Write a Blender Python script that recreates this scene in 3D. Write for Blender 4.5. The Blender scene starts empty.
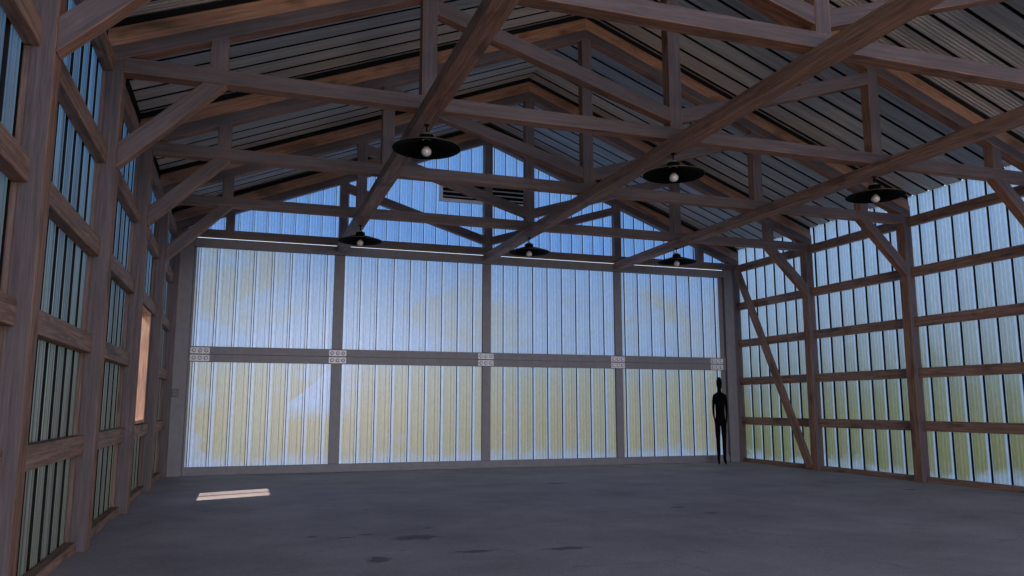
import bpy, bmesh, math, random
from mathutils import Vector, Matrix, Euler
random.seed(7)
C = bpy.context.scene.collection
# ------------------------------------------------------------------ layout
XM = 4.747; HW = 5.964                      # centre line, half width to the posts' inner faces
XL, XR = XM - HW, XM + HW
SX = 6.15                                    # half width to the wall sheets
D, S = 15.497, 2.5365                        # back post plane, bay spacing
Q, EO = 3.006, 5.118                         # quarter and outer web offsets
ZC, HC = 4.378, 0.152                        # tie beam bottom, height
SL = 0.388                                   # roof slope
RT = 7.18                                    # rafter top at the ridge
Y0 = -4.0                                    # open end of the hangar behind the camera
def YK(k): return D - k*S
def roof_z(x, top=7.27): return top - SL*abs(x-XM)

# ------------------------------------------------------------------ materials
def new_mat(name):
    m = bpy.data.materials.new(name); m.use_nodes = True
    nt = m.node_tree; nt.nodes.clear()
    out = nt.nodes.new('ShaderNodeOutputMaterial')
    return m, nt, out
def N(nt, t, **kw):
    n = nt.nodes.new('ShaderNode'+t)
    for k, v in kw.items():
        if k in ('operation', 'blend_type', 'data_type', 'noise_dimensions', 'feature'): setattr(n, k, v)
        else: n.inputs[k.replace('_', ' ')].default_value = v
    return n
def ramp(nt, fac, stops, interp='LINEAR'):
    r = nt.nodes.new('ShaderNodeValToRGB'); r.color_ramp.interpolation = interp
    e = r.color_ramp.elements
    e[0].position, e[0].color = stops[0][0], (*stops[0][1], 1)
    e[1].position, e[1].color = stops[-1][0], (*stops[-1][1], 1)
    for p, c in stops[1:-1]:
        x = e.new(p); x.color = (*c, 1)
    if fac is not None: nt.links.new(fac, r.inputs[0])
    return r
def mixc(nt, fac, a, b, bt='MIX'):
    m = nt.nodes.new('ShaderNodeMix'); m.data_type = 'RGBA'; m.blend_type = bt
    L = nt.links
    for v, i in ((fac, 0), (a, 6), (b, 7)):
        if isinstance(v, (int, float)): m.inputs[i].default_value = v
        elif isinstance(v, tuple): m.inputs[i].default_value = (*v, 1)
        else: L.new(v, m.inputs[i])
    return m.outputs[2]
def math_n(nt, op, a, b=None, c=None, clamp=False):
    n = nt.nodes.new('ShaderNodeMath'); n.operation = op; n.use_clamp = clamp
    for i, v in enumerate((a, b, c)):
        if v is None: continue
        if isinstance(v, (int, float)): n.inputs[i].default_value = v
        else: nt.links.new(v, n.inputs[i])
    return n.outputs[0]

def mixr(u): return tuple(u)
def wood(name, dark, mid, light, grey, grey_amt, under=(1.75, 1.45, 1.25)):
    under = mixr(under)
    m, nt, out = new_mat(name); L = nt.links
    tc = N(nt, 'TexCoord'); oi = N(nt, 'ObjectInfo')
    mp = N(nt, 'Mapping'); mp.inputs['Scale'].default_value = (1.0, 24, 24)
    add = nt.nodes.new('ShaderNodeVectorMath'); add.operation = 'ADD'
    off = nt.nodes.new('ShaderNodeVectorMath'); off.operation = 'SCALE'
    comb = N(nt, 'CombineXYZ')
    L.new(oi.outputs['Random'], comb.inputs[0]); L.new(oi.outputs['Random'], comb.inputs[1]); L.new(oi.outputs['Random'], comb.inputs[2])
    L.new(comb.outputs[0], off.inputs[0]); off.inputs['Scale'].default_value = 37.0
    L.new(tc.outputs['Object'], mp.inputs[0]); L.new(mp.outputs[0], add.inputs[0]); L.new(off.outputs[0], add.inputs[1])
    n1 = N(nt, 'TexNoise', Scale=1.6, Detail=7.0, Roughness=0.62, Distortion=0.6); L.new(add.outputs[0], n1.inputs['Vector'])
    n2 = N(nt, 'TexNoise', Scale=6.5, Detail=4.0, Roughness=0.7); L.new(add.outputs[0], n2.inputs['Vector'])
    f = math_n(nt, 'ADD', math_n(nt, 'MULTIPLY', n1.outputs[0], .65), math_n(nt, 'MULTIPLY', n2.outputs[0], .35))
    r = ramp(nt, f, [(.30, dark), (.50, mid), (.68, light)])
    # big blotches / knots
    n3 = N(nt, 'TexNoise', Scale=1.4, Detail=2.0)
    mp2 = N(nt, 'Mapping'); mp2.inputs['Scale'].default_value = (1.5, 4, 4)
    add2 = nt.nodes.new('ShaderNodeVectorMath'); add2.operation = 'ADD'
    L.new(tc.outputs['Object'], mp2.inputs[0]); L.new(mp2.outputs[0], add2.inputs[0]); L.new(off.outputs[0], add2.inputs[1])
    L.new(add2.outputs[0], n3.inputs['Vector'])
    k = ramp(nt, n3.outputs[0], [(.30, (.55, .55, .55)), (.45, (1, 1, 1)), (.62, (1.0, 1.0, 1.0))])
    col = mixc(nt, 1.0, r.outputs[0], k.outputs[0], 'MULTIPLY')
    # light painted in by facing: cool grey across the building, lighter sides
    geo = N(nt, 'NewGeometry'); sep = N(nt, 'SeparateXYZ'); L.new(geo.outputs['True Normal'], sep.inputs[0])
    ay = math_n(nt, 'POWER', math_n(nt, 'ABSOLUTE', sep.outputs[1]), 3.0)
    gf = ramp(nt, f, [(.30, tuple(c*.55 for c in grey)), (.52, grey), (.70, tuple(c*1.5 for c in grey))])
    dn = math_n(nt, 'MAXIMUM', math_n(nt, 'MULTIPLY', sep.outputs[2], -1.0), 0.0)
    col = mixc(nt, math_n(nt, 'MULTIPLY', dn, .8), col, mixc(nt, 1.0, col, under, 'MULTIPLY'))  # undersides painted lighter, standing in for warm bounce light
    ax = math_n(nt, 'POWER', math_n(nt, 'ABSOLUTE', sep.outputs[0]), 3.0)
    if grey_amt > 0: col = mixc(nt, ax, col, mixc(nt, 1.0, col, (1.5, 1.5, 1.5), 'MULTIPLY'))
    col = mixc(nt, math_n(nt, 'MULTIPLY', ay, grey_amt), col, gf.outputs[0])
    bs = N(nt, 'BsdfPrincipled', Roughness=.62); L.new(col, bs.inputs['Base Color'])
    bs.inputs['Specular IOR Level'].default_value = .3
    bp = N(nt, 'Bump', Strength=.35, Distance=.01); L.new(f, bp.inputs['Height']); L.new(bp.outputs[0], bs.inputs['Normal'])
    L.new(bs.outputs[0], out.inputs[0])
    return m
M_WOOD = wood('brown_timber_painted_light', (.045, .025, .019), (.165, .092, .063), (.31, .185, .125), (.066, .059, .073), .90)
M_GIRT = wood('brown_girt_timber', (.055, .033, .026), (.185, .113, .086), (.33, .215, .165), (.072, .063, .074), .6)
M_TAN = wood('orange_tan_rafter_timber', (.11, .060, .043), (.29, .170, .125), (.43, .265, .20), (.3, .18, .13), .0, (1, 1, 1))

def plain(name, col, rough=.6, metal=0., spec=.5, bump=0., bscale=30., var=0.):
    m, nt, out = new_mat(name); L = nt.links
    bs = N(nt, 'BsdfPrincipled', Roughness=rough, Metallic=metal); bs.inputs['Specular IOR Level'].default_value = spec
    tc = N(nt, 'TexCoord')
    n = N(nt, 'TexNoise', Scale=bscale, Detail=4.0); L.new(tc.outputs['Object'], n.inputs['Vector'])
    lo = tuple(c*(1-var) for c in col); hi = tuple(c*(1+var) for c in col)
    r = ramp(nt, n.outputs[0], [(.3, lo), (.7, hi)]); L.new(r.outputs[0], bs.inputs['Base Color'])
    if bump:
        b = N(nt, 'Bump', Strength=bump, Distance=.01); L.new(n.outputs[0], b.inputs['Height']); L.new(b.outputs[0], bs.inputs['Normal'])
    L.new(bs.outputs[0], out.inputs[0]); return m
M_STEEL = plain('painted_grey_steel', (.120, .118, .138), .55, .0, .4, .05, 8, .10)
M_SEAM_SHADE = plain('dark_seam_and_shade', (.010, .011, .014), .8, 0, .1, 0, 20, .1)  # rib seams, and the strips added for shade under the roof
M_PLATE = plain('galvanised_plate', (.46, .475, .51), .5, .1, .5, .1, 40, .1)
M_BOLT = plain('zinc_bolt', (.62, .66, .74), .35, .1, .5, 0, 40, .1)
M_BLACK = plain('black_enamel', (.003, .003, .003), .7, 0, .03, 0, 20, .1)
M_BRIM = plain('bronze_worn_edge', (.10, .075, .035), .5, .3, .5, 0, 20, .2)
M_CAP = plain('brushed_aluminium_cap', (.55, .56, .60), .3, .8, .5, 0, 60, .1)
M_BULB = plain('frosted_bulb_glass', (.42, .41, .41), .25, 0, .6, 0, 20, .05)
M_SILH = plain('matte_black_cloth', (.0022, .0022, .0032), .95, 0, .05, 0, 20, .1)
M_VENT = plain('pale_vent_metal', (.50, .52, .58), .5, .1, .5, .1, 12, .15)
M_VDARK = plain('dark_vent_gap', (.004, .004, .006), .9, 0, .1, 0, 20, .1)
M_SWITCH = plain('dark_switch_plastic', (.055, .058, .068), .5, 0, .5, 0, 20, .1)
M_SWBTN = plain('grey_switch_button', (.006, .007, .009), .4, 0, .5, 0, 20, .1)
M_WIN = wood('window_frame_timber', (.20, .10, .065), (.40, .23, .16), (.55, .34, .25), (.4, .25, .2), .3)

def translucent(name, mode):
    """Fibreglass sheet: lets light through; outside reflections painted in, yellow-green low and in clouds."""
    m, nt, out = new_mat(name); L = nt.links
    tc = N(nt, 'TexCoord'); sep = N(nt, 'SeparateXYZ'); L.new(tc.outputs['Object'], sep.inputs[0])
    big = N(nt, 'TexNoise', Scale=.62, Detail=3.0, Roughness=.55, Distortion=.9)
    mpb = N(nt, 'Mapping'); mpb.inputs['Scale'].default_value = (.55, .55, 1.5); mpb.inputs['Location'].default_value = (3.1, 0, 1.7)
    L.new(tc.outputs['Object'], mpb.inputs[0]); L.new(mpb.outputs[0], big.inputs['Vector'])
    med = N(nt, 'TexNoise', Scale=1.6, Detail=5.0, Roughness=.6, Distortion=.6); L.new(tc.outputs['Object'], med.inputs['Vector'])
    fine = N(nt, 'TexNoise', Scale=34.0, Detail=3.0, Roughness=.7)
    mpf = N(nt, 'Mapping'); mpf.inputs['Scale'].default_value = (1, 1, .35); L.new(tc.outputs['Object'], mpf.inputs[0]); L.new(mpf.outputs[0], fine.inputs['Vector'])
    z = sep.outputs[2]
    zz = math_n(nt, 'ADD', z, math_n(nt, 'MULTIPLY', math_n(nt, 'SUBTRACT', med.outputs[0], .5), 1.2 if mode != 'door' else .5))
    zn = math_n(nt, 'DIVIDE', zz, 7.0)
    pale_tone = (.56, .69, .86)
    if mode == 'gable':
        r = ramp(nt, zn, [(.55, (.25, .46, .82)), (.9, (.24, .46, .84))])
        col = r.outputs[0]; pale_tone = (.36, .58, .92)
    elif mode == 'side':
        r = ramp(nt, zn, [(.02, (.30, .27, .10)), (.15, (.31, .29, .13)), (.22, (.31, .32, .21)), (.33, (.40, .44, .42)), (.46, (.44, .53, .60)), (.64, (.46, .60, .76))])
        b2 = ramp(nt, big.outputs[0], [(.48, (0, 0, 0)), (.66, (1, 1, 1))])
        col = mixc(nt, math_n(nt, 'MULTIPLY', b2.outputs[0], .18), r.outputs[0], (.46, .50, .50)); pale_tone = (.54, .65, .78)
    else:
        r = ramp(nt, zn, [(.02, (.60, .50, .27)), (.12, (.60, .49, .25)), (.24, (.56, .52, .34)), (.305, (.52, .56, .50)), (.345, (.48, .62, .82)), (.42, (.50, .62, .76)), (.50, (.47, .60, .78)), (.60, (.40, .60, .86))])
        x = sep.outputs[0]
        xr = math_n(nt, 'DIVIDE', x, 13.0)
        b2 = ramp(nt, math_n(nt, 'ADD', big.outputs[0], math_n(nt, 'MULTIPLY', xr, .10)), [(.48, (0, 0, 0)), (.66, (1, 1, 1))])
        col = mixc(nt, math_n(nt, 'MULTIPLY', b2.outputs[0], .62), r.outputs[0], (.58, .53, .34))
        b3 = ramp(nt, math_n(nt, 'ADD', big.outputs[0], math_n(nt, 'MULTIPLY', xr, .30)), [(.37, (1, 1, 1)), (.44, (0, 0, 0))])
        col = mixc(nt, math_n(nt, 'MULTIPLY', b3.outputs[0], .55), col, (.54, .64, .78))
        # blue-white reflected swoosh painted into the lower left leaf
        xx = math_n(nt, 'MAXIMUM', math_n(nt, 'SUBTRACT', x, .80), 0.0)
        crv = math_n(nt, 'ADD', math_n(nt, 'MULTIPLY', math_n(nt, 'POWER', xx, 1.15), .88), 1.32)
        under = math_n(nt, 'MULTIPLY', math_n(nt, 'SUBTRACT', crv, z), 22.0, clamp=True)
        low = math_n(nt, 'MULTIPLY', math_n(nt, 'SUBTRACT', z, .95), 3.0, clamp=True)
        lft = math_n(nt, 'MULTIPLY', math_n(nt, 'SUBTRACT', x, .78), 7.0, clamp=True)
        rgt = math_n(nt, 'MULTIPLY', math_n(nt, 'SUBTRACT', 2.15, x), 2.2, clamp=True)
        sw_ = math_n(nt, 'MULTIPLY', math_n(nt, 'MULTIPLY', under, low), math_n(nt, 'MULTIPLY', lft, rgt))
        col = mixc(nt, math_n(nt, 'MULTIPLY', sw_, .85), col, (.56, .70, .92))
    # pale margin along the bottom edge
    mg = math_n(nt, 'MULTIPLY', math_n(nt, 'SUBTRACT', .36 if mode == 'door' else .24, zz), 5.0, clamp=True)
    if mode != 'gable': col = mixc(nt, math_n(nt, 'MULTIPLY', mg, .55), col, pale_tone)
    # flutes: highlights and dark streaks beside the ribs, painted into the colour
    uvn = N(nt, 'TexCoord'); su = N(nt, 'SeparateXYZ'); L.new(uvn.outputs['UV'], su.inputs[0])
    fr = math_n(nt, 'FRACT', su.outputs[0])
    g_ = lambda v: (v, v, v)
    st = ramp(nt, fr, [(0, g_(1.0)), (.05, g_(1.0)), (.075, g_(.86)), (.10, g_(1.14)), (.20, g_(1.12)), (.235, g_(.80)), (.27, g_(.95)), (.37, g_(.93)), (.395, g_(1.20)), (.42, g_(1.18)), (.45, g_(.84)), (.57, g_(.95)), (.595, g_(1.18)), (.62, g_(1.16)), (.65, g_(.84)), (.78, g_(.95)), (.80, g_(1.16)), (.82, g_(1.12)), (.85, g_(.86)), (.925, g_(.96)), (.945, g_(.84)), (.97, g_(1.0))])
    pale = ramp(nt, fr, [(.0, g_(.5)), (.075, g_(.5)), (.10, g_(.75)), (.19, g_(.7)), (.25, g_(.05)), (.90, g_(0)), (.97, g_(.5))])
    col = mixc(nt, math_n(nt, 'MULTIPLY', pale.outputs[0], .9), col, pale_tone)
    col = mixc(nt, 1.0, col, st.outputs[0], 'MULTIPLY')
    # speckle and pale scuffs
    sp = ramp(nt, fine.outputs[0], [(.35, (.90, .90, .90)), (.55, (1, 1, 1)), (.78, (1.15, 1.15, 1.15))])
    col = mixc(nt, 1.0, col, sp.outputs[0], 'MULTIPLY')
    if mode == 'door': col = mixc(nt, 1.0, col, (.82, .82, .85), 'MULTIPLY')
    tr = N(nt, 'BsdfTranslucent'); L.new(col, tr.inputs[0])
    df = N(nt, 'BsdfDiffuse'); L.new(mixc(nt, .5, col, (.5, .5, .5)), df.inputs[0])
    gl = N(nt, 'BsdfGlossy', Roughness=.32)
    m1 = N(nt, 'MixShader'); m1.inputs[0].default_value = .12; L.new(tr.outputs[0], m1.inputs[1]); L.new(df.outputs[0], m1.inputs[2])
    m2 = N(nt, 'MixShader'); m2.inputs[0].default_value = .05; L.new(m1.outputs[0], m2.inputs[1]); L.new(gl.outputs[0], m2.inputs[2])
    L.new(m2.outputs[0], out.inputs[0]); return m
M_PDOOR = translucent('fibreglass_door_painted_reflections', 'door')
M_PSIDE = translucent('fibreglass_wall_painted_reflections', 'side')
M_PGABLE = translucent('blue_fibreglass_gable_sheet', 'gable')

def galv(name, base, streak, rough, metal, transl=None):
    m, nt, out = new_mat(name); L = nt.links
    tc = N(nt, 'TexCoord'); mp = N(nt, 'Mapping'); mp.inputs['Scale'].default_value = streak
    L.new(tc.outputs['Object'], mp.inputs[0])
    n = N(nt, 'TexNoise', Scale=1.0, Detail=6.0, Roughness=.6); L.new(mp.outputs[0], n.inputs['Vector'])
    r = ramp(nt, n.outputs[0], [(.3, tuple(c*.72 for c in base)), (.7, tuple(c*1.25 for c in base))])
    bs = N(nt, 'BsdfPrincipled', Roughness=rough, Metallic=metal); L.new(r.outputs[0], bs.inputs['Base Color'])
    b = N(nt, 'Bump', Strength=.12, Distance=.01); L.new(n.outputs[0], b.inputs['Height']); L.new(b.outputs[0], bs.inputs['Normal'])
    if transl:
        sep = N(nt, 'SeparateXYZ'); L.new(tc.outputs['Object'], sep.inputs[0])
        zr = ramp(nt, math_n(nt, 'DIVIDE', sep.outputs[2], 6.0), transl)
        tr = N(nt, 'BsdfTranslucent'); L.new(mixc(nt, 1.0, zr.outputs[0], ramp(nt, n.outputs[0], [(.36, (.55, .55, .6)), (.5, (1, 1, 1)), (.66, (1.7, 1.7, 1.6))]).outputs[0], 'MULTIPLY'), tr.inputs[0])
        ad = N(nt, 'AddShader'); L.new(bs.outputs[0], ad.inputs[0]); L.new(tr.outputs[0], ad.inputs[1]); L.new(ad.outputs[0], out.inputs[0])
    else: L.new(bs.outputs[0], out.inputs[0])
    return m
M_ROOF = galv('dull_galvanised_roof_sheet', (.56, .53, .505), (.4, 14, .4), .6, .1)
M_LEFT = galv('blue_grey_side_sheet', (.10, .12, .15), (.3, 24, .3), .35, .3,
              [(.02, (.020, .022, .013)), (.22, (.022, .026, .019)), (.36, (.022, .036, .042)), (.6, (.018, .050, .098)), (.85, (.014, .046, .108))])  # opposite wall's reflection and streaky highlights painted in, blue above, olive below

def floor_mat():
    m, nt, out = new_mat('worn_dark_concrete'); L = nt.links
    tc = N(nt, 'TexCoord')
    n1 = N(nt, 'TexNoise', Scale=.8, Detail=7.0, Roughness=.62); L.new(tc.outputs['Object'], n1.inputs['Vector'])
    n2 = N(nt, 'TexNoise', Scale=22.0, Detail=5.0, Roughness=.7); L.new(tc.outputs['Object'], n2.inputs['Vector'])
    n3 = N(nt, 'TexNoise', Scale=1.9, Detail=4.0, Roughness=.72, Distortion=.5); L.new(tc.outputs['Object'], n3.inputs['Vector'])
    f = math_n(nt, 'ADD', math_n(nt, 'MULTIPLY', n1.outputs[0], .7), math_n(nt, 'MULTIPLY', n2.outputs[0], .3))
    r = ramp(nt, f, [(.3, (.170, .157, .180)), (.5, (.290, .268, .305)), (.7, (.385, .360, .405))])
    st = ramp(nt, n3.outputs[0], [(.26, (.45, .45, .48)), (.34, (1, 1, 1))])
    col = mixc(nt, 1.0, r.outputs[0], st.outputs[0], 'MULTIPLY')
    n4 = N(nt, 'TexNoise', Scale=7.0, Detail=6.0, Roughness=.75, Distortion=.8); L.new(tc.outputs['Object'], n4.inputs['Vector'])
    pk = ramp(nt, n4.outputs[0], [(.27, (.35, .35, .38)), (.315, (1, 1, 1))]); col = mixc(nt, 1.0, col, pk.outputs[0], 'MULTIPLY')
    n5 = N(nt, 'TexNoise', Scale=60.0, Detail=5.0, Roughness=.8); L.new(tc.outputs['Object'], n5.inputs['Vector'])
    gr = ramp(nt, n5.outputs[0], [(.35, (.78, .78, .78)), (.65, (1.2, 1.2, 1.2))]); col = mixc(nt, 1.0, col, gr.outputs[0], 'MULTIPLY')
    vo = nt.nodes.new('ShaderNodeTexVoronoi'); vo.feature = 'DISTANCE_TO_EDGE'; vo.inputs['Scale'].default_value = .45
    wv = nt.nodes.new('ShaderNodeVectorMath'); wv.operation = 'MULTIPLY_ADD'; L.new(n4.outputs[1], wv.inputs[0]); wv.inputs[1].default_value = (.45, .45, .45); L.new(tc.outputs['Object'], wv.inputs[2]); L.new(wv.outputs[0], vo.inputs['Vector'])
    ck = ramp(nt, vo.outputs['Distance'], [(0, (.55, .55, .57)), (.006, (1, 1, 1))])
    gate = ramp(nt, n1.outputs[0], [(.50, (0, 0, 0)), (.56, (1, 1, 1))])
    col = mixc(nt, gate.outputs[0], col, mixc(nt, 1.0, col, ck.outputs[0], 'MULTIPLY'))
    # worn damp stains in the middle of the slab
    warp = N(nt, 'TexNoise', Scale=9.0, Detail=6.0, Roughness=.75); L.new(tc.outputs['Object'], warp.inputs['Vector'])
    sep = N(nt, 'SeparateXYZ'); L.new(tc.outputs['Object'], sep.inputs[0])
    for (x, y, rx, ry) in STAINS:
        dx = math_n(nt, 'DIVIDE', math_n(nt, 'SUBTRACT', sep.outputs[0], x), rx)
        dy = math_n(nt, 'DIVIDE', math_n(nt, 'SUBTRACT', sep.outputs[1], y), ry)
        d = math_n(nt, 'SQRT', math_n(nt, 'ADD', math_n(nt, 'MULTIPLY', dx, dx), math_n(nt, 'MULTIPLY', dy, dy)))
        d = math_n(nt, 'ADD', d, math_n(nt, 'MULTIPLY', math_n(nt, 'SUBTRACT', warp.outputs[0], .5), 2.2))
        k = ramp(nt, d, [(.55, (.36, .36, .40)), (.95, (1, 1, 1))])
        col = mixc(nt, 1.0, col, k.outputs[0], 'MULTIPLY')
    bs = N(nt, 'BsdfPrincipled', Roughness=.62); L.new(col, bs.inputs['Base Color']); bs.inputs['Specular IOR Level'].default_value = .25
    b = N(nt, 'Bump', Strength=.5, Distance=.03); L.new(f, b.inputs['Height']); L.new(b.outputs[0], bs.inputs['Normal'])
    L.new(bs.outputs[0], out.inputs[0]); return m
STAINS = [(1.65, 7.70, .28, .17), (1.97, 6.82, .22, .08), (1.12, 6.72, .12, .17), (2.80, 6.70, .26, .09), (.70, 8.05, .07, .05), (1.0, 7.91, .12, .04), (1.88, 8.24, .06, .05), (1.22, 8.02, .09, .04), (5.2, 8.9, .13, .07), (5.3, 8.3, .12, .05), (9.6, 9.6, .16, .08), (4.9, 12.2, .2, .1)]
M_FLOOR = floor_mat()

def ground_mat():
    m, nt, out = new_mat('dry_yellow_green_grass'); L = nt.links
    tc = N(nt, 'TexCoord'); n = N(nt, 'TexNoise', Scale=.6, Detail=8.0); L.new(tc.outputs['Object'], n.inputs['Vector'])
    r = ramp(nt, n.outputs[0], [(.3, (.060, .062, .022)), (.7, (.130, .120, .050))])
    bs = N(nt, 'BsdfPrincipled', Roughness=.9); L.new(r.outputs[0], bs.inputs['Base Color']); L.new(bs.outputs[0], out.inputs[0]); return m
M_GROUND = ground_mat()
def glass_mat():
    m, nt, out = new_mat('clear_window_glass'); L = nt.links
    t = N(nt, 'BsdfTransparent'); t.inputs[0].default_value = (.92, .92, .92, 1)
    g = N(nt, 'BsdfGlossy', Roughness=.05); mx = N(nt, 'MixShader'); mx.inputs[0].default_value = .06
    L.new(t.outputs[0], mx.inputs[1]); L.new(g.outputs[0], mx.inputs[2]); L.new(mx.outputs[0], out.inputs[0]); return m
M_GLASS = glass_mat()

# ------------------------------------------------------------------ helpers
def link(name, me, mats, parent=None, mat_world=None):
    for m in (mats if isinstance(mats, (list, tuple)) else [mats]): me.materials.append(m)
    o = bpy.data.objects.new(name, me); C.objects.link(o)
    if mat_world is not None: o.matrix_world = mat_world
    if parent is not None:
        o.parent = parent; o.matrix_parent_inverse = Matrix.Identity(4)
        base = parent.matrix_world
        o.matrix_basis = base.inverted() @ (mat_world if mat_world is not None else Matrix.Identity(4))
    return o
def empty(name, loc):
    o = bpy.data.objects.new(name, None); C.objects.link(o); o.location = loc
    o.matrix_world = Matrix.Translation(loc); o.empty_display_size = .2; return o
def tag(o, label, cat, group=None):
    o['label'] = label; o['category'] = cat
    if group: o['group'] = group
    return o
def structure(o, label=None):
    o['kind'] = 'structure'
    if label: o['label'] = label
    return o
def finish(bm, bevel=0.):
    if bevel:
        bmesh.ops.bevel(bm, geom=[e for e in bm.edges], offset=bevel, segments=1, affect='EDGES', clamp_overlap=True)
    bmesh.ops.recalc_face_normals(bm, faces=bm.faces)
    me = bpy.data.meshes.new('m'); bm.to_mesh(me); bm.free(); return me
def prism(name, poly, axis, a0, a1, mat, parent=None, along=None, bevel=.006):
    """poly: world 2D polygon in the plane normal to axis ('Y': (x,z); 'X': (y,z)), swept from a0 to a1.
    local X of the object runs along `along` (world vector) so the grain follows the timber."""
    bm = bmesh.new()
    def P(p, a): return Vector((p[0], a, p[1])) if axis == 'Y' else Vector((a, p[0], p[1]))
    A = [P(p, a0) for p in poly]; B = [P(p, a1) for p in poly]
    cen = sum(A+B, Vector())/(2*len(poly))
    if along is None:
        best = max(((A[(i+1) % len(A)]-A[i]) for i in range(len(A))), key=lambda v: v.length); along = best
    x = Vector(along).normalized()
    y = Vector((0, 1, 0)) if axis == 'Y' else Vector((1, 0, 0))
    if abs(x.dot(y)) > .99: y = Vector((0, 0, 1))
    zc = x.cross(y).normalized(); y = zc.cross(x).normalized()
    M = Matrix((x, y, zc)).transposed().to_4x4(); M.translation = cen
    Mi = M.inverted()
    va = [bm.verts.new(Mi @ v) for v in A]; vb = [bm.verts.new(Mi @ v) for v in B]
    bm.faces.new(va); bm.faces.new(vb[::-1])
    n = len(poly)
    for i in range(n): bm.faces.new((va[i], vb[i], vb[(i+1) % n], va[(i+1) % n]))
    return link(name, finish(bm, bevel), mat, parent, M)
def box(name, x0, x1, y0, y1, z0, z1, mat, parent=None, along=None, bevel=.005):
    d = (x1-x0, y1-y0, z1-z0)
    if along is None: along = [(1, 0, 0), (0, 1, 0), (0, 0, 1)][d.index(max(d))]
    return prism(name, [(x0, z0), (x1, z0), (x1, z1), (x0, z1)], 'Y', y0, y1, mat, parent, along, bevel)
def add_box(bm, x0, x1, y0, y1, z0, z1, mi=0):
    r = bmesh.ops.create_cube(bm, size=1); M = Matrix.Translation(((x0+x1)/2, (y0+y1)/2, (z0+z1)/2)) @ Matrix.Diagonal((x1-x0, y1-y0, z1-z0, 1))
    bmesh.ops.transform(bm, matrix=M, verts=r['verts'])
    for f in {f for v in r['verts'] for f in v.link_faces}: f.material_index = mi

def lathe(bm, prof, seg=40, mi=0, off=(0, 0, 0)):
    rings = []
    for r, z in prof:
        rings.append([bm.verts.new((off[0]+max(r, 1e-4)*math.cos(2*math.pi*i/seg), off[1]+max(r, 1e-4)*math.sin(2*math.pi*i/seg), off[2]+z)) for i in range(seg)])
    for a, b in zip(rings, rings[1:]):
        for i in range(seg):
            f = bm.faces.new((a[i], a[(i+1) % seg], b[(i+1) % seg], b[i])); f.material_index = mi; f.smooth = True

def profile(u0, u1, pitch, phase, rib_d, rib_w, flutes, fl=.007, allseam=0):
    """corrugated cross section: list of (u, depth outward, is_seam_segment_to_next)"""
    pts = []
    k = math.floor((u0-phase)/pitch)-1
    while phase + k*pitch < u1 + pitch:
        c = phase + k*pitch; w = rib_w
        pts += [(c-w*.5, 0, 1), (c-w*.30, rib_d, allseam), (c+w*.30, rib_d, 1), (c+w*.5, 0, 0)]
        a = c+w*.5; gap = pitch-w; n = flutes
        for j in range(n):
            m = a + gap*(j+1)/(n+1)
            pts += [(m-.022, 0, 0), (m-.012, fl, 0), (m+.012, fl, 0), (m+.022, 0, 0)]
        k += 1
    pts = [p for p in pts if u0 < p[0] < u1]
    return [(u0, 0, 0)] + pts + [(u1, 0, 0)]
def sheet_into(bm, u0, u1, v0, v1, place, pitch=.33, phase=0., rib_d=.03, rib_w=.04, flutes=3, split=None, fl=.007, allseam=0):
    """place(u, v, d) -> world point; v0/v1 numbers or functions of u"""
    uvl = bm.loops.layers.uv.verify()
    pts = profile(u0, u1, pitch, phase, rib_d, rib_w, flutes, fl, allseam)
    if split is not None and u0 < split < u1:
        pts.append((split, 0, 0)); pts.sort()
    g = lambda v, u: v(u) if callable(v) else v
    prev = None
    for (u, d, s) in pts:
        a = bm.verts.new(place(u, g(v0, u), d)); b = bm.verts.new(place(u, g(v1, u), d))
        if prev:
            f = bm.faces.new((prev[0], a, b, prev[1])); f.material_index = 1 if prev[2] else 0
            pu = (prev[3]-phase)/pitch; cu = (u-phase)/pitch
            for lp, uv in zip(f.loops, ((pu, 0), (cu, 0), (cu, 1), (pu, 1))): lp[uvl].uv = uv
        prev = (a, b, s, u)

# ------------------------------------------------------------------ setting
bm = bmesh.new(); add_box(bm, XM-SX-.12, XM+SX+.12, Y0, 15.95, -.12, 0)
structure(link('floor', finish(bm), M_FLOOR), 'dark worn concrete slab floor')
bm = bmesh.new(); add_box(bm, -70, 80, -60, 90, -.5, -.14)
structure(link('ground', finish(bm), M_GROUND), 'dry grass ground outside the hangar')

# left wall sheet with window opening
WY0, WY1, WZ0, WZ1 = 11.17, 12.29, 1.02, 2.56
bm = bmesh.new(); pl = lambda u, v, d: (XM-SX-d, u, v)
for (a, b, c, e) in ((Y0, WY0, 0, 4.872), (WY0, WY1, 0, WZ0), (WY0, WY1, WZ1, 4.872), (WY1, 15.8, 0, 4.872)):
    sheet_into(bm, a, b, c, e, pl, .33, .1, .035, .10, 3, fl=.010, allseam=1)
structure(link('wall_left', finish(bm), [M_LEFT, M_SEAM_SHADE]), 'blue-grey ribbed metal sheeting of the left wall')
structure(box('leak_strip_8', XM-SX+.002, XM-SX+.03, Y0, 15.8, 4.74, 4.868, M_SEAM_SHADE, None, (0, 1, 0), 0))  # dark strip added to hide the bright leak at the left eave
bm = bmesh.new(); pr_ = lambda u, v, d: (XM+SX+d, u, v)
sheet_into(bm, Y0, 15.8, 0, 4.872, pr_, .33, .04, .035, .05, 3)
structure(link('wall_right', finish(bm), [M_PSIDE, M_SEAM_SHADE]), 'translucent ribbed sheeting of the right wall')
bm = bmesh.new(); pb = lambda u, v, d: (u, 15.74+d, v)
sheet_into(bm, XM-SX, XM+SX, 4.475, lambda u: roof_z(u)-.005, pb, .257, .05, .03, .032, 2, split=XM)
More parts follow.
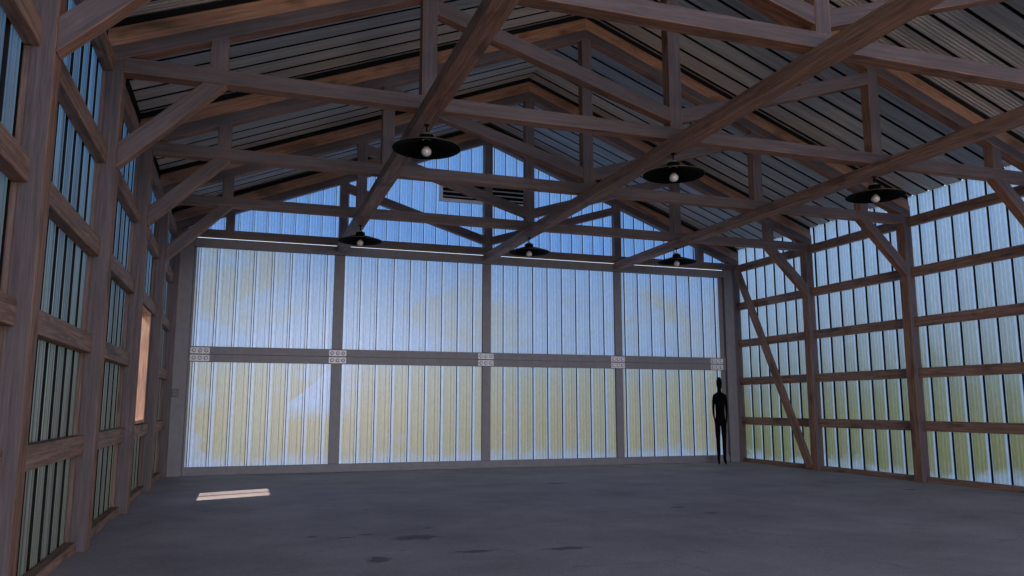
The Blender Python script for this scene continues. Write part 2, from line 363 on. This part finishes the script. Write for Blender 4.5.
for nm, sg in (('leak_strip_6', -1), ('leak_strip_7', 1)):
    xe = XM+sg*(SX-.01)
    structure(prism(nm, [(XM, roof_z(XM)-.006), (xe, roof_z(xe)-.006), (xe, roof_z(xe)-.15), (XM, roof_z(XM)-.15)], 'Y', 15.66, 15.73, M_SEAM_SHADE, bevel=0))  # dark strips added to hide the light leak between gable and roof
structure(link('wall_back', finish(bm), [M_PGABLE, M_SEAM_SHADE]), 'bright blue translucent gable sheeting above the big door')
# roof: two slopes
bm = bmesh.new()
for sgn in (-1, 1):
    c = math.cos(math.atan(SL)); s = math.sin(math.atan(SL))
    def pr2(u, v, d, sgn=sgn):   # v = horizontal distance from the ridge
        return (XM+sgn*(v+d*s), u, 7.27-SL*v+d*c)
    sheet_into(bm, Y0, 15.95, 0, SX+.03, pr2, .34, .20, .035, .052, 4, fl=.006, allseam=1)
structure(link('ceiling', finish(bm), [M_ROOF, M_SEAM_SHADE]), 'dull grey ribbed metal roof sheets in two slopes')
box('trim_1', XM-.16, XM+.16, Y0, 15.95, 7.30, 7.33, M_STEEL)['kind'] = 'structure'

# steel jambs and header of the door
JY0, JY1 = D+.01, D+.20
for nm, x0, x1 in (('trim_2', XL, -.972), ('trim_3', 10.465, XR)):
    structure(box(nm, x0, x1, JY0, JY1, 0, 4.375, M_STEEL), 'grey steel door jamb')
structure(box('trim_4', -.972, 10.465, JY0, JY1-.08, 4.19, 4.360, M_STEEL), 'grey steel header above the big door')

# ------------------------------------------------------------------ the bifold door
door = empty('door_1', (XM, D+.1, 0)); structure(door, 'wide grey framed bifold hangar door with translucent ribbed panels')
FY0, FY1 = D+.05, D+.12
divs = [1.70, 4.73, 7.755]
edges = [-.972, 1.60, 1.80, 4.64, 4.82, 7.67, 7.84, 10.465]
def rail(z0, z1, lab=None):
    o = box('rail', -.971, 10.464, FY0, FY1, z0, z1, M_STEEL, door); return o
box('seam_strip', -.971, 10.464, FY1-.015, FY1-.002, 2.18, 2.20, M_STEEL, door, bevel=0)
rail(.005, .155); rail(2.05, 2.1895); rail(2.1905, 2.335)
for z0, z1 in ((.155, 2.05), (2.335, 4.185)):
    for (a, b) in ((1.60, 1.80), (4.64, 4.82), (7.67, 7.84)):
        box('stile', a, b, FY0+.003, FY1, z0, z1, M_STEEL, door)
    box('stile', -.971, -.935, FY0+.003, FY1, z0, z1, M_STEEL, door)
    box('stile', 10.36, 10.464, FY0+.04, FY1, z0, z1, M_STEEL, door)
    for (a, b) in ((-.965, 1.65), (1.75, 4.70), (4.76, 7.72), (7.79, 10.44)):
        bm = bmesh.new()
        sheet_into(bm, a, b, z0-.03, z1+.03, lambda u, v, d: (u, FY1+.01+d, v), .332, -.55 if a < 5 else -.55-.15, .03, .048, 2)
        link('panel', finish(bm), [M_PDOOR, M_SEAM_SHADE], door)
for hx in (-.775, 1.71, 4.71, 7.72, 10.215):
    for (z0, z1) in ((2.200, 2.312), (2.062, 2.176)):
        bm = bmesh.new(); add_box(bm, hx-.165, hx+.165, FY0-.014, FY0, z0, z1)
        bmesh.ops.bevel(bm, geom=list(bm.edges), offset=.006, segments=2, affect='EDGES')
        h = link('hinge_plate', finish(bm), M_PLATE, door)
        for j in (-1, 0, 1):
            bm = bmesh.new()
            lathe(bm, [(.036, 0), (.036, .004), (.025, .005)], 12, 1)
            lathe(bm, [(.025, .005), (.024, .016), (.018, .022), (0, .023)], 12)
            bmesh.ops.rotate(bm, verts=bm.verts, cent=(0, 0, 0), matrix=Matrix.Rotation(math.pi/2, 3, 'X'))
            bmesh.ops.translate(bm, verts=bm.verts, vec=(hx+j*.105, FY0-.013, (z0+z1)/2))
            link('bolt', finish(bm), [M_BOLT, M_STEEL], h)

# switch on the left jamb
sw = empty('wall_switch', (-1.155, JY0, 1.48))
tag(sw, 'small dark two-button switch on the left steel door jamb', 'switch')
box('backplate', -1.225+.02, -1.095, JY0-.02, JY0, 1.405, 1.555, M_SWITCH, sw, bevel=.004)
for z in (1.445, 1.515): box('button', -1.195, -1.115, JY0-.032, JY0-.02, z-.025, z+.025, M_SWBTN, sw, bevel=.004)

# ------------------------------------------------------------------ gable louvre vent
vt = empty('louvre_vent', (4.69, 15.7, 5.5)); tag(vt, 'wide pale louvred vent with dark slats high in the blue gable', 'vent')
vx0, vx1, vz0, vz1, vy = 3.72, 5.66, 5.50, 5.98, 15.63
bm = bmesh.new()
add_box(bm, vx0, vx1, vy, vy+.08, vz0, vz0+.06); add_box(bm, vx0, vx1, vy, vy+.08, vz1-.05, vz1)
add_box(bm, vx0, vx0+.06, vy, vy+.08, vz0+.06, vz1-.05); add_box(bm, vx1-.06, vx1, vy, vy+.08, vz0+.06, vz1-.05)
link('frame', finish(bm), M_VENT, vt)
bm = bmesh.new(); add_box(bm, vx0+.05, vx1-.05, vy+.07, vy+.085, vz0+.05, vz1-.04); link('backing', finish(bm), M_VDARK, vt)
for j in range(4):
    z = vz0+.10+j*.095
    prism('slat', [(vy+.005, z), (vy+.012, z), (vy+.06, z+.035), (vy+.05, z+.038)], 'X', vx0+.06, vx1-.06, M_VENT, vt, bevel=0)

# ------------------------------------------------------------------ window in the left wall
win = empty('window_1', (XM-SX, (WY0+WY1)/2, WZ0)); structure(win, 'timber framed window with two panes in the left wall')
wx0, wx1 = XM-SX-.02, XM-SX+.11
for (a, b, c, e) in ((WY0, WY1, WZ0, WZ0+.04), (WY0, WY1, WZ1-.04, WZ1), (WY0, WY0+.06, WZ0+.04, WZ1-.04), (WY1-.06, WY1, WZ0+.04, WZ1-.04)):
    box('window_frame', wx0, wx1, a, b, c, e, M_WIN, win)
ym = (WY0+WY1)/2
box('mullion', wx0+.02, wx0+.06, ym-.035, ym+.035, WZ0+.04, WZ1-.04, M_WIN, win)
for a, b in ((WY0+.06, ym-.035), (ym+.035, WY1-.06)):
    box('pane', wx0+.035, wx0+.041, a, b, WZ0+.04, WZ1-.04, M_GLASS, win, bevel=0)

# ------------------------------------------------------------------ posts, girts
ORD = ['first', 'second', 'third', 'fourth', 'fifth', 'sixth']
PD = .19
GZ = [.915, 1.80, 2.665, 3.525, 4.41]
GZL = [.912, 1.80, 2.68, 3.56, 4.46]
GN = ['lowest', 'second lowest', 'middle', 'second highest', 'highest']
for side, sg, nmax in (('left', -1, 5), ('right', 1, 4)):
    for k in range(nmax+1):
        xi = XM+sg*HW; xo = XM+sg*(HW+.138); xs = XM+sg*(SX-.003)
        ytop = ZC+HC
        o = box('wooden_post', min(xi, xo), max(xi, xo), YK(k), YK(k)+PD, 0, ytop+.03, M_WOOD)
        tag(o, 'upright timber post against the %s wall, %s' % (side, 'in the corner beside the big door' if k == 0 else '%s along from the door corner' % ORD[k-1]),
            'post', '%s wall posts' % side)
        b = box('backing_board', min(xo, xs), max(xo, xs), YK(k)+.02, YK(k)+PD-.01, 0, ytop+.18, M_GIRT, o)
        if k == nmax: continue
        ya, yb = YK(k+1)+PD+.002, YK(k)-.002
        gi = XM+sg*(HW+.082); go = XM+sg*(SX-.006)
        bay = ['bay nearest the big door', 'second bay from the big door', 'third bay from the big door', 'fourth bay from the big door', 'fifth bay from the big door'][k]
        for j, z in enumerate(GZ if side == 'right' else GZL):
            if side == 'left' and k == 1 and j == 1: continue
            o = box('wall_girt', min(gi, go), max(gi, go), ya, yb, z-.083, z+.083, M_GIRT)
            tag(o, '%s horizontal timber rail on the %s wall, %s' % (GN[j], side, bay), 'wall rail', '%s wall rails' % side)
        o = box('sill_plate', min(gi, go), max(gi, go), ya, yb, 0, .085, M_GIRT)
        tag(o, 'timber sill board along the floor of the %s wall, %s' % (side, bay), 'sill board', '%s wall sill boards' % side)
# diagonal wind brace on the right wall
a, b = (15.30, 4.37), (13.13, .06)
dv = Vector((b[0]-a[0], b[1]-a[1])).normalized(); nv = Vector((-dv.y, dv.x))*.088
o = prism('wind_brace', [(a[0]+nv.x, a[1]+nv.y), (b[0]+nv.x, b[1]+nv.y), (b[0]-nv.x, b[1]-nv.y), (a[0]-nv.x, a[1]-nv.y)], 'X', XR-.075, XR-.003, M_WOOD)
tag(o, 'long diagonal timber brace leaning across the right wall beside the person', 'brace')

# ------------------------------------------------------------------ trusses
TD = .16
def up(x, off=0.): return RT - SL*abs(x-XM) - off
TL = ['against the blue gable, directly above the big door', 'second from the big door', 'third from the big door', 'fourth from the big door', 'nearest the viewer, fifth from the big door']
for k in range(5):
    y0 = YK(k)-.012; y1 = y0+TD
    t = empty('roof_truss', (XM, y0, ZC)); tag(t, 'dark timber roof truss spanning the hangar, '+TL[k], 'roof truss', 'timber roof trusses')
    box('bottom_chord', XL+.003, XR-.003, y0, y1, ZC+(.014 if k == 0 else 0), ZC+HC, M_WOOD, t)
    RH, GH = .20, .15
    for sg in (-1, 1):
        xe = XM+sg*6.13; xt = XM+sg*(HW+.14)
        # upper rafter (orange tan), set back a little
        prism('rafter', [(XM, up(XM)), (xe, up(xe)), (xe, up(xe, RH)), (XM, up(XM, RH))], 'Y', y0+.03, y1+.0, M_TAN, t)
        # top chord under it
        prism('top_chord', [(XM, up(XM, RH)), (xt, up(xt, RH)), (xt, up(xt, RH+GH)), (XM, up(XM, RH+GH))], 'Y', y0, y1, M_WOOD, t)
        for off, nm in ((Q, 'queen_post'), (EO, 'outer_strut')):
            x = XM+sg*off
            if nm == 'outer_strut' and k == 0 and sg < 0: pass
            box(nm, x-.082, x+.082, y0+.006, y1-.006, ZC+HC, up(abs(off)+XM, RH+GH)+.03, M_WOOD, t, (0, 0, 1))
        # web from king foot to top of queen post
        xa, xb = XM+sg*.08, XM+sg*(Q-.075)
        za, zb = 4.775, 5.65
        prism('web_brace', [(xa, za), (xb, zb), (xb, zb-.17), (xa, za-.17)], 'Y', y0+.01, y1-.01, M_WOOD, t)
        if k > 0:
            xi = XM+sg*(HW-.002)
            prism('knee_brace', [(xi, 3.45), (xi, 3.69), (XM+sg*5.25, ZC), (XM+sg*5.03, ZC)], 'Y', y0+.004, y1-.012, M_WOOD, t, along=(sg*-.72, 0, .7))
    box('king_post', XM-.082, XM+.082, y0+.003, y1-.003, ZC+HC, up(XM, RH+GH)+.04, M_WOOD, t, (0, 0, 1))
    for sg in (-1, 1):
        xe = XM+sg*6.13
        prism('shade_strip', [(XM, up(XM, -.082)), (xe, up(xe, -.082)), (xe, up(xe)), (XM, up(XM))], 'Y', y0+.045, y1+.02, M_SEAM_SHADE, t, bevel=0)  # dark strip put in for the shadow between rafter and roof sheet

# longitudinal tie beams under the trusses
for xo, nm in ((-Q, 'left'), (0, 'middle'), (Q, 'right')):
    x = XM+xo-.02
    o = box('tie_beam', x-.10, x+.10, 2.5, YK(0)-.01, ZC-.14, ZC-.001, M_GIRT, None, (0, 1, 0))
    tag(o, '%s of three long timber beams running front to back under the trusses' % nm, 'beam', 'long beams under the trusses')

# ------------------------------------------------------------------ pendant lamps
def lamp_meshes():
    r = {}
    bm = bmesh.new(); lathe(bm, [(.008, .06), (.008, .26)], 10); lathe(bm, [(.03, .245), (.03, .262), (0, .262)], 16); r['rod'] = (finish(bm), M_BLACK)
    bm = bmesh.new(); lathe(bm, [(.365, -.012), (.30, .014), (.20, .048), (.10, .076), (.05, .088), (.05, .082), (.10, .069), (.20, .041), (.30, .007), (.362, -.016), (.365, -.012)], 56)
    r['shade'] = (finish(bm), M_BLACK)
    bm = bmesh.new(); lathe(bm, [(.365, -.014), (.369, -.012), (.366, -.007), (.360, -.009), (.365, -.014)], 56); r['rim'] = (finish(bm), M_BRIM)
    bm = bmesh.new(); lathe(bm, [(.0, .165), (.03, .162), (.046, .148), (.054, .122), (.054, .084), (0, .084)], 24); r['cap'] = (finish(bm), M_CAP)
    bm = bmesh.new(); lathe(bm, [(.076, .078), (.076, .132), (.064, .134), (.064, .080), (.076, .078)], 24); r['collar'] = (finish(bm), M_BLACK)
    bm = bmesh.new(); lathe(bm, [(.0, .082), (.034, .080), (.032, .012), (.0, .010)], 20); r['socket'] = (finish(bm), M_BLACK)
    bm = bmesh.new(); lathe(bm, [(0, .012), (.022, .010), (.036, -.008), (.050, -.024), (.055, -.045), (.049, -.070), (.030, -.088), (0, -.095)], 28); r['bulb'] = (finish(bm), M_BULB)
    return r
LM = lamp_meshes()
for m, mt in LM.values(): m.materials.append(mt)
for xo, bn in ((-Q, 'left'), (0, 'middle'), (Q, 'right')):
    for yk, far in ((YK(3)+.09, 'near'), (YK(1)+.06, 'far')):
        t = empty('pendant_lamp', (XM+xo, yk, 3.985))
        tag(t, 'black wide-shade pendant lamp with bare bulb, %s one under the %s long beam' % (far, bn), 'lamp', 'black pendant lamps')
        for nm, (me, _) in LM.items():
            o = bpy.data.objects.new(nm, me); C.objects.link(o); o.parent = t

# ------------------------------------------------------------------ person
def person(x, y, face):
    bm = bmesh.new(); sk = bm.verts.layers.skin.verify()
    def chain(pts, start=None, root=False):
        prev = start
        for i, (px, py, pz, r) in enumerate(pts):
            v = bm.verts.new((px, py, pz)); rr = r if isinstance(r, tuple) else (r, r); v[sk].radius = rr
            if root and i == 0: v[sk].use_root = True
            if prev: bm.edges.new((prev, v))
            prev = v
        return prev
    vs = {}
    def V(n, p, r, prev=None, root=False):
        v = bm.verts.new(p); v[sk].radius = r if isinstance(r, tuple) else (r, r); v[sk].use_root = root
        if prev: bm.edges.new((vs[prev], v))
        vs[n] = v
    # y- is forward
    V('pelvis', (0, 0, .93), (.115, .09), root=True)
    V('waist', (0, 0, 1.08), (.120, .085), 'pelvis')
    V('chest', (0, 0, 1.27), (.145, .095), 'waist')
    V('upper', (0, .005, 1.42), (.115, .075), 'chest')
    V('neck', (0, 0, 1.53), (.040, .042), 'upper')
    V('jaw', (0, -.012, 1.625), (.062, .070), 'neck')
    V('brow', (0, -.005, 1.71), (.088, .098), 'jaw')
    V('crown', (0, .008, 1.79), (.082, .092), 'brow')
    V('hair', (0, .02, 1.865), (.046, .054), 'crown')
    for s in (-1, 1):
        t = str(s)
        V('sh'+t, (s*.138, .005, 1.445), .056, 'upper')
        V('ua'+t, (s*.166, .005, 1.34), .044, 'sh'+t)
        V('el'+t, (s*.176, .010, 1.17), .036, 'ua'+t)
        V('fa'+t, (s*.175, -.005, 1.03), .027, 'el'+t)
        V('wr'+t, (s*.155, -.02, .95), .020, 'fa'+t)
        V('pa'+t, (s*.148, -.025, .895), (.014, .030), 'wr'+t)
        for j, (dy, ln) in enumerate(((-.026, .072), (-.009, .082), (.009, .076), (.025, .060))):
            V('f%d%s' % (j, t), (s*.146, -.025+dy, .845), .008, 'pa'+t)
            V('g%d%s' % (j, t), (s*.138, -.027+dy, .845-ln*.5), .0075, 'f%d%s' % (j, t))
            V('h%d%s' % (j, t), (s*.128, -.028+dy, .845-ln), .006, 'g%d%s' % (j, t))
        V('t1'+t, (s*.135, -.055, .885), .009, 'pa'+t)
        V('t2'+t, (s*.128, -.068, .850), .007, 't1'+t)
        V('hip'+t, (s*.076, 0, .86), (.080, .085), 'pelvis')
        V('th'+t, (s*.080, -.005, .68), (.072, .076), 'hip'+t)
        V('kn'+t, (s*.080, -.010, .48), .056, 'th'+t)
        V('ca'+t, (s*.080, .010, .34), .054, 'kn'+t)
        V('an'+t, (s*.080, .015, .09), .042, 'ca'+t)
        V('ft'+t, (s*.088, -.05, .045), (.042, .034), 'an'+t)
        V('to'+t, (s*.094, -.14, .030), (.040, .024), 'ft'+t)
        V('ear'+t, (s*.062, .005, 1.675), .010, 'brow')
    V('nose', (0, -.085, 1.665), .010, 'brow')
    me = bpy.data.meshes.new('m'); bm.to_mesh(me); bm.free()
    o = link('person', me, M_SILH)
    md = o.modifiers.new('skin', 'SKIN'); md.use_smooth_shade = True; md.use_x_symmetry = False
    o.modifiers.new('sub', 'SUBSURF').levels = 2; o.modifiers['sub'].render_levels = 2
    dg = bpy.context.evaluated_depsgraph_get(); ev = o.evaluated_get(dg)
    m2 = bpy.data.meshes.new_from_object(ev); o.modifiers.clear(); o.data = m2
    m2.materials.clear(); m2.materials.append(M_SILH)
    for p in m2.polygons: p.use_smooth = True
    zs = [v.co.z for v in m2.vertices]; lo = min(zs); sc = 1.875/(max(zs)-lo)
    for v in m2.vertices: v.co.z = (v.co.z-lo)*sc; v.co.x *= .80
    o.location = (x, y, 0); o.rotation_euler = (0, 0, face)
    tag(o, 'slim person all in black standing, arms down, at right end of the big door', 'person')
    return o
person(9.92, 15.04, -.45)

# ------------------------------------------------------------------ light
w = bpy.data.worlds.new('sky'); bpy.context.scene.world = w; w.use_nodes = True
nt = w.node_tree; nt.nodes.clear(); out = nt.nodes.new('ShaderNodeOutputWorld'); bg = nt.nodes.new('ShaderNodeBackground')
tc = N(nt, 'TexCoord'); sp = N(nt, 'SeparateXYZ'); nt.links.new(tc.outputs['Generated'], sp.inputs[0])
r = ramp(nt, math_n(nt, 'MULTIPLY_ADD', sp.outputs[2], .5, .5), [(.0, (.2, .2, .15)), (.495, (.5, .55, .55)), (.51, (.95, 1.05, 1.2)), (.62, (.62, .82, 1.15)), (1.0, (.32, .52, 1.0))])
nt.links.new(r.outputs[0], bg.inputs[0]); bg.inputs[1].default_value = 1.6; nt.links.new(bg.outputs[0], out.inputs[0])
sun = bpy.data.lights.new('sun', 'SUN'); sun.energy = 9.5; sun.color = (1.0, .83, .66); sun.angle = .012
so = bpy.data.objects.new('sun', sun); C.objects.link(so)
so.rotation_euler = Vector((1, .375, -1.36)).to_track_quat('-Z', 'Y').to_euler()
so.location = (-10, 0, 14)

def area(name, loc, target, sx, sy, power, col):
    l = bpy.data.lights.new(name, 'AREA'); l.shape = 'RECTANGLE'; l.size = sx; l.size_y = sy; l.energy = power; l.color = col
    o = bpy.data.objects.new(name, l); C.objects.link(o); o.location = loc
    o.rotation_euler = (Vector(target)-Vector(loc)).to_track_quat('-Z', 'Y').to_euler(); return o
area('rear_cool_fill', (XM, -45, 7.0), (XM, 12, 2.5), 26, 12, 11500, (.86, .86, 1.0))  # added cool fill far behind the camera, brightens the timber fronts
area('rear_warm_fill', (XM-1, -13.0, .6), (XM, 9, 4.5), 12, 3, 1500, (1.0, .70, .50))  # added low warm fill behind the camera, brightens undersides and roof

# ------------------------------------------------------------------ camera
cd = bpy.data.cameras.new('cam'); cam = bpy.data.objects.new('cam', cd); C.objects.link(cam)
cd.sensor_width = 36; cd.lens = 786.52*36/1024; cd.clip_start = .05; cd.clip_end = 400
yaw, pitch = .3274, .1486
fwd = Vector((math.sin(yaw)*math.cos(pitch), math.cos(yaw)*math.cos(pitch), math.sin(pitch)))
cam.location = (0, 0, 1.25); cam.rotation_euler = fwd.to_track_quat('-Z', 'Y').to_euler()
sc = bpy.context.scene; sc.camera = cam
sc.view_settings.view_transform = 'Standard'; sc.view_settings.look = 'None'
sc.view_settings.exposure = 0; sc.view_settings.gamma = 1
sc.cycles.max_bounces = 10; sc.cycles.diffuse_bounces = 5; sc.cycles.use_denoising = True
sc.cycles.sample_clamp_indirect = 6
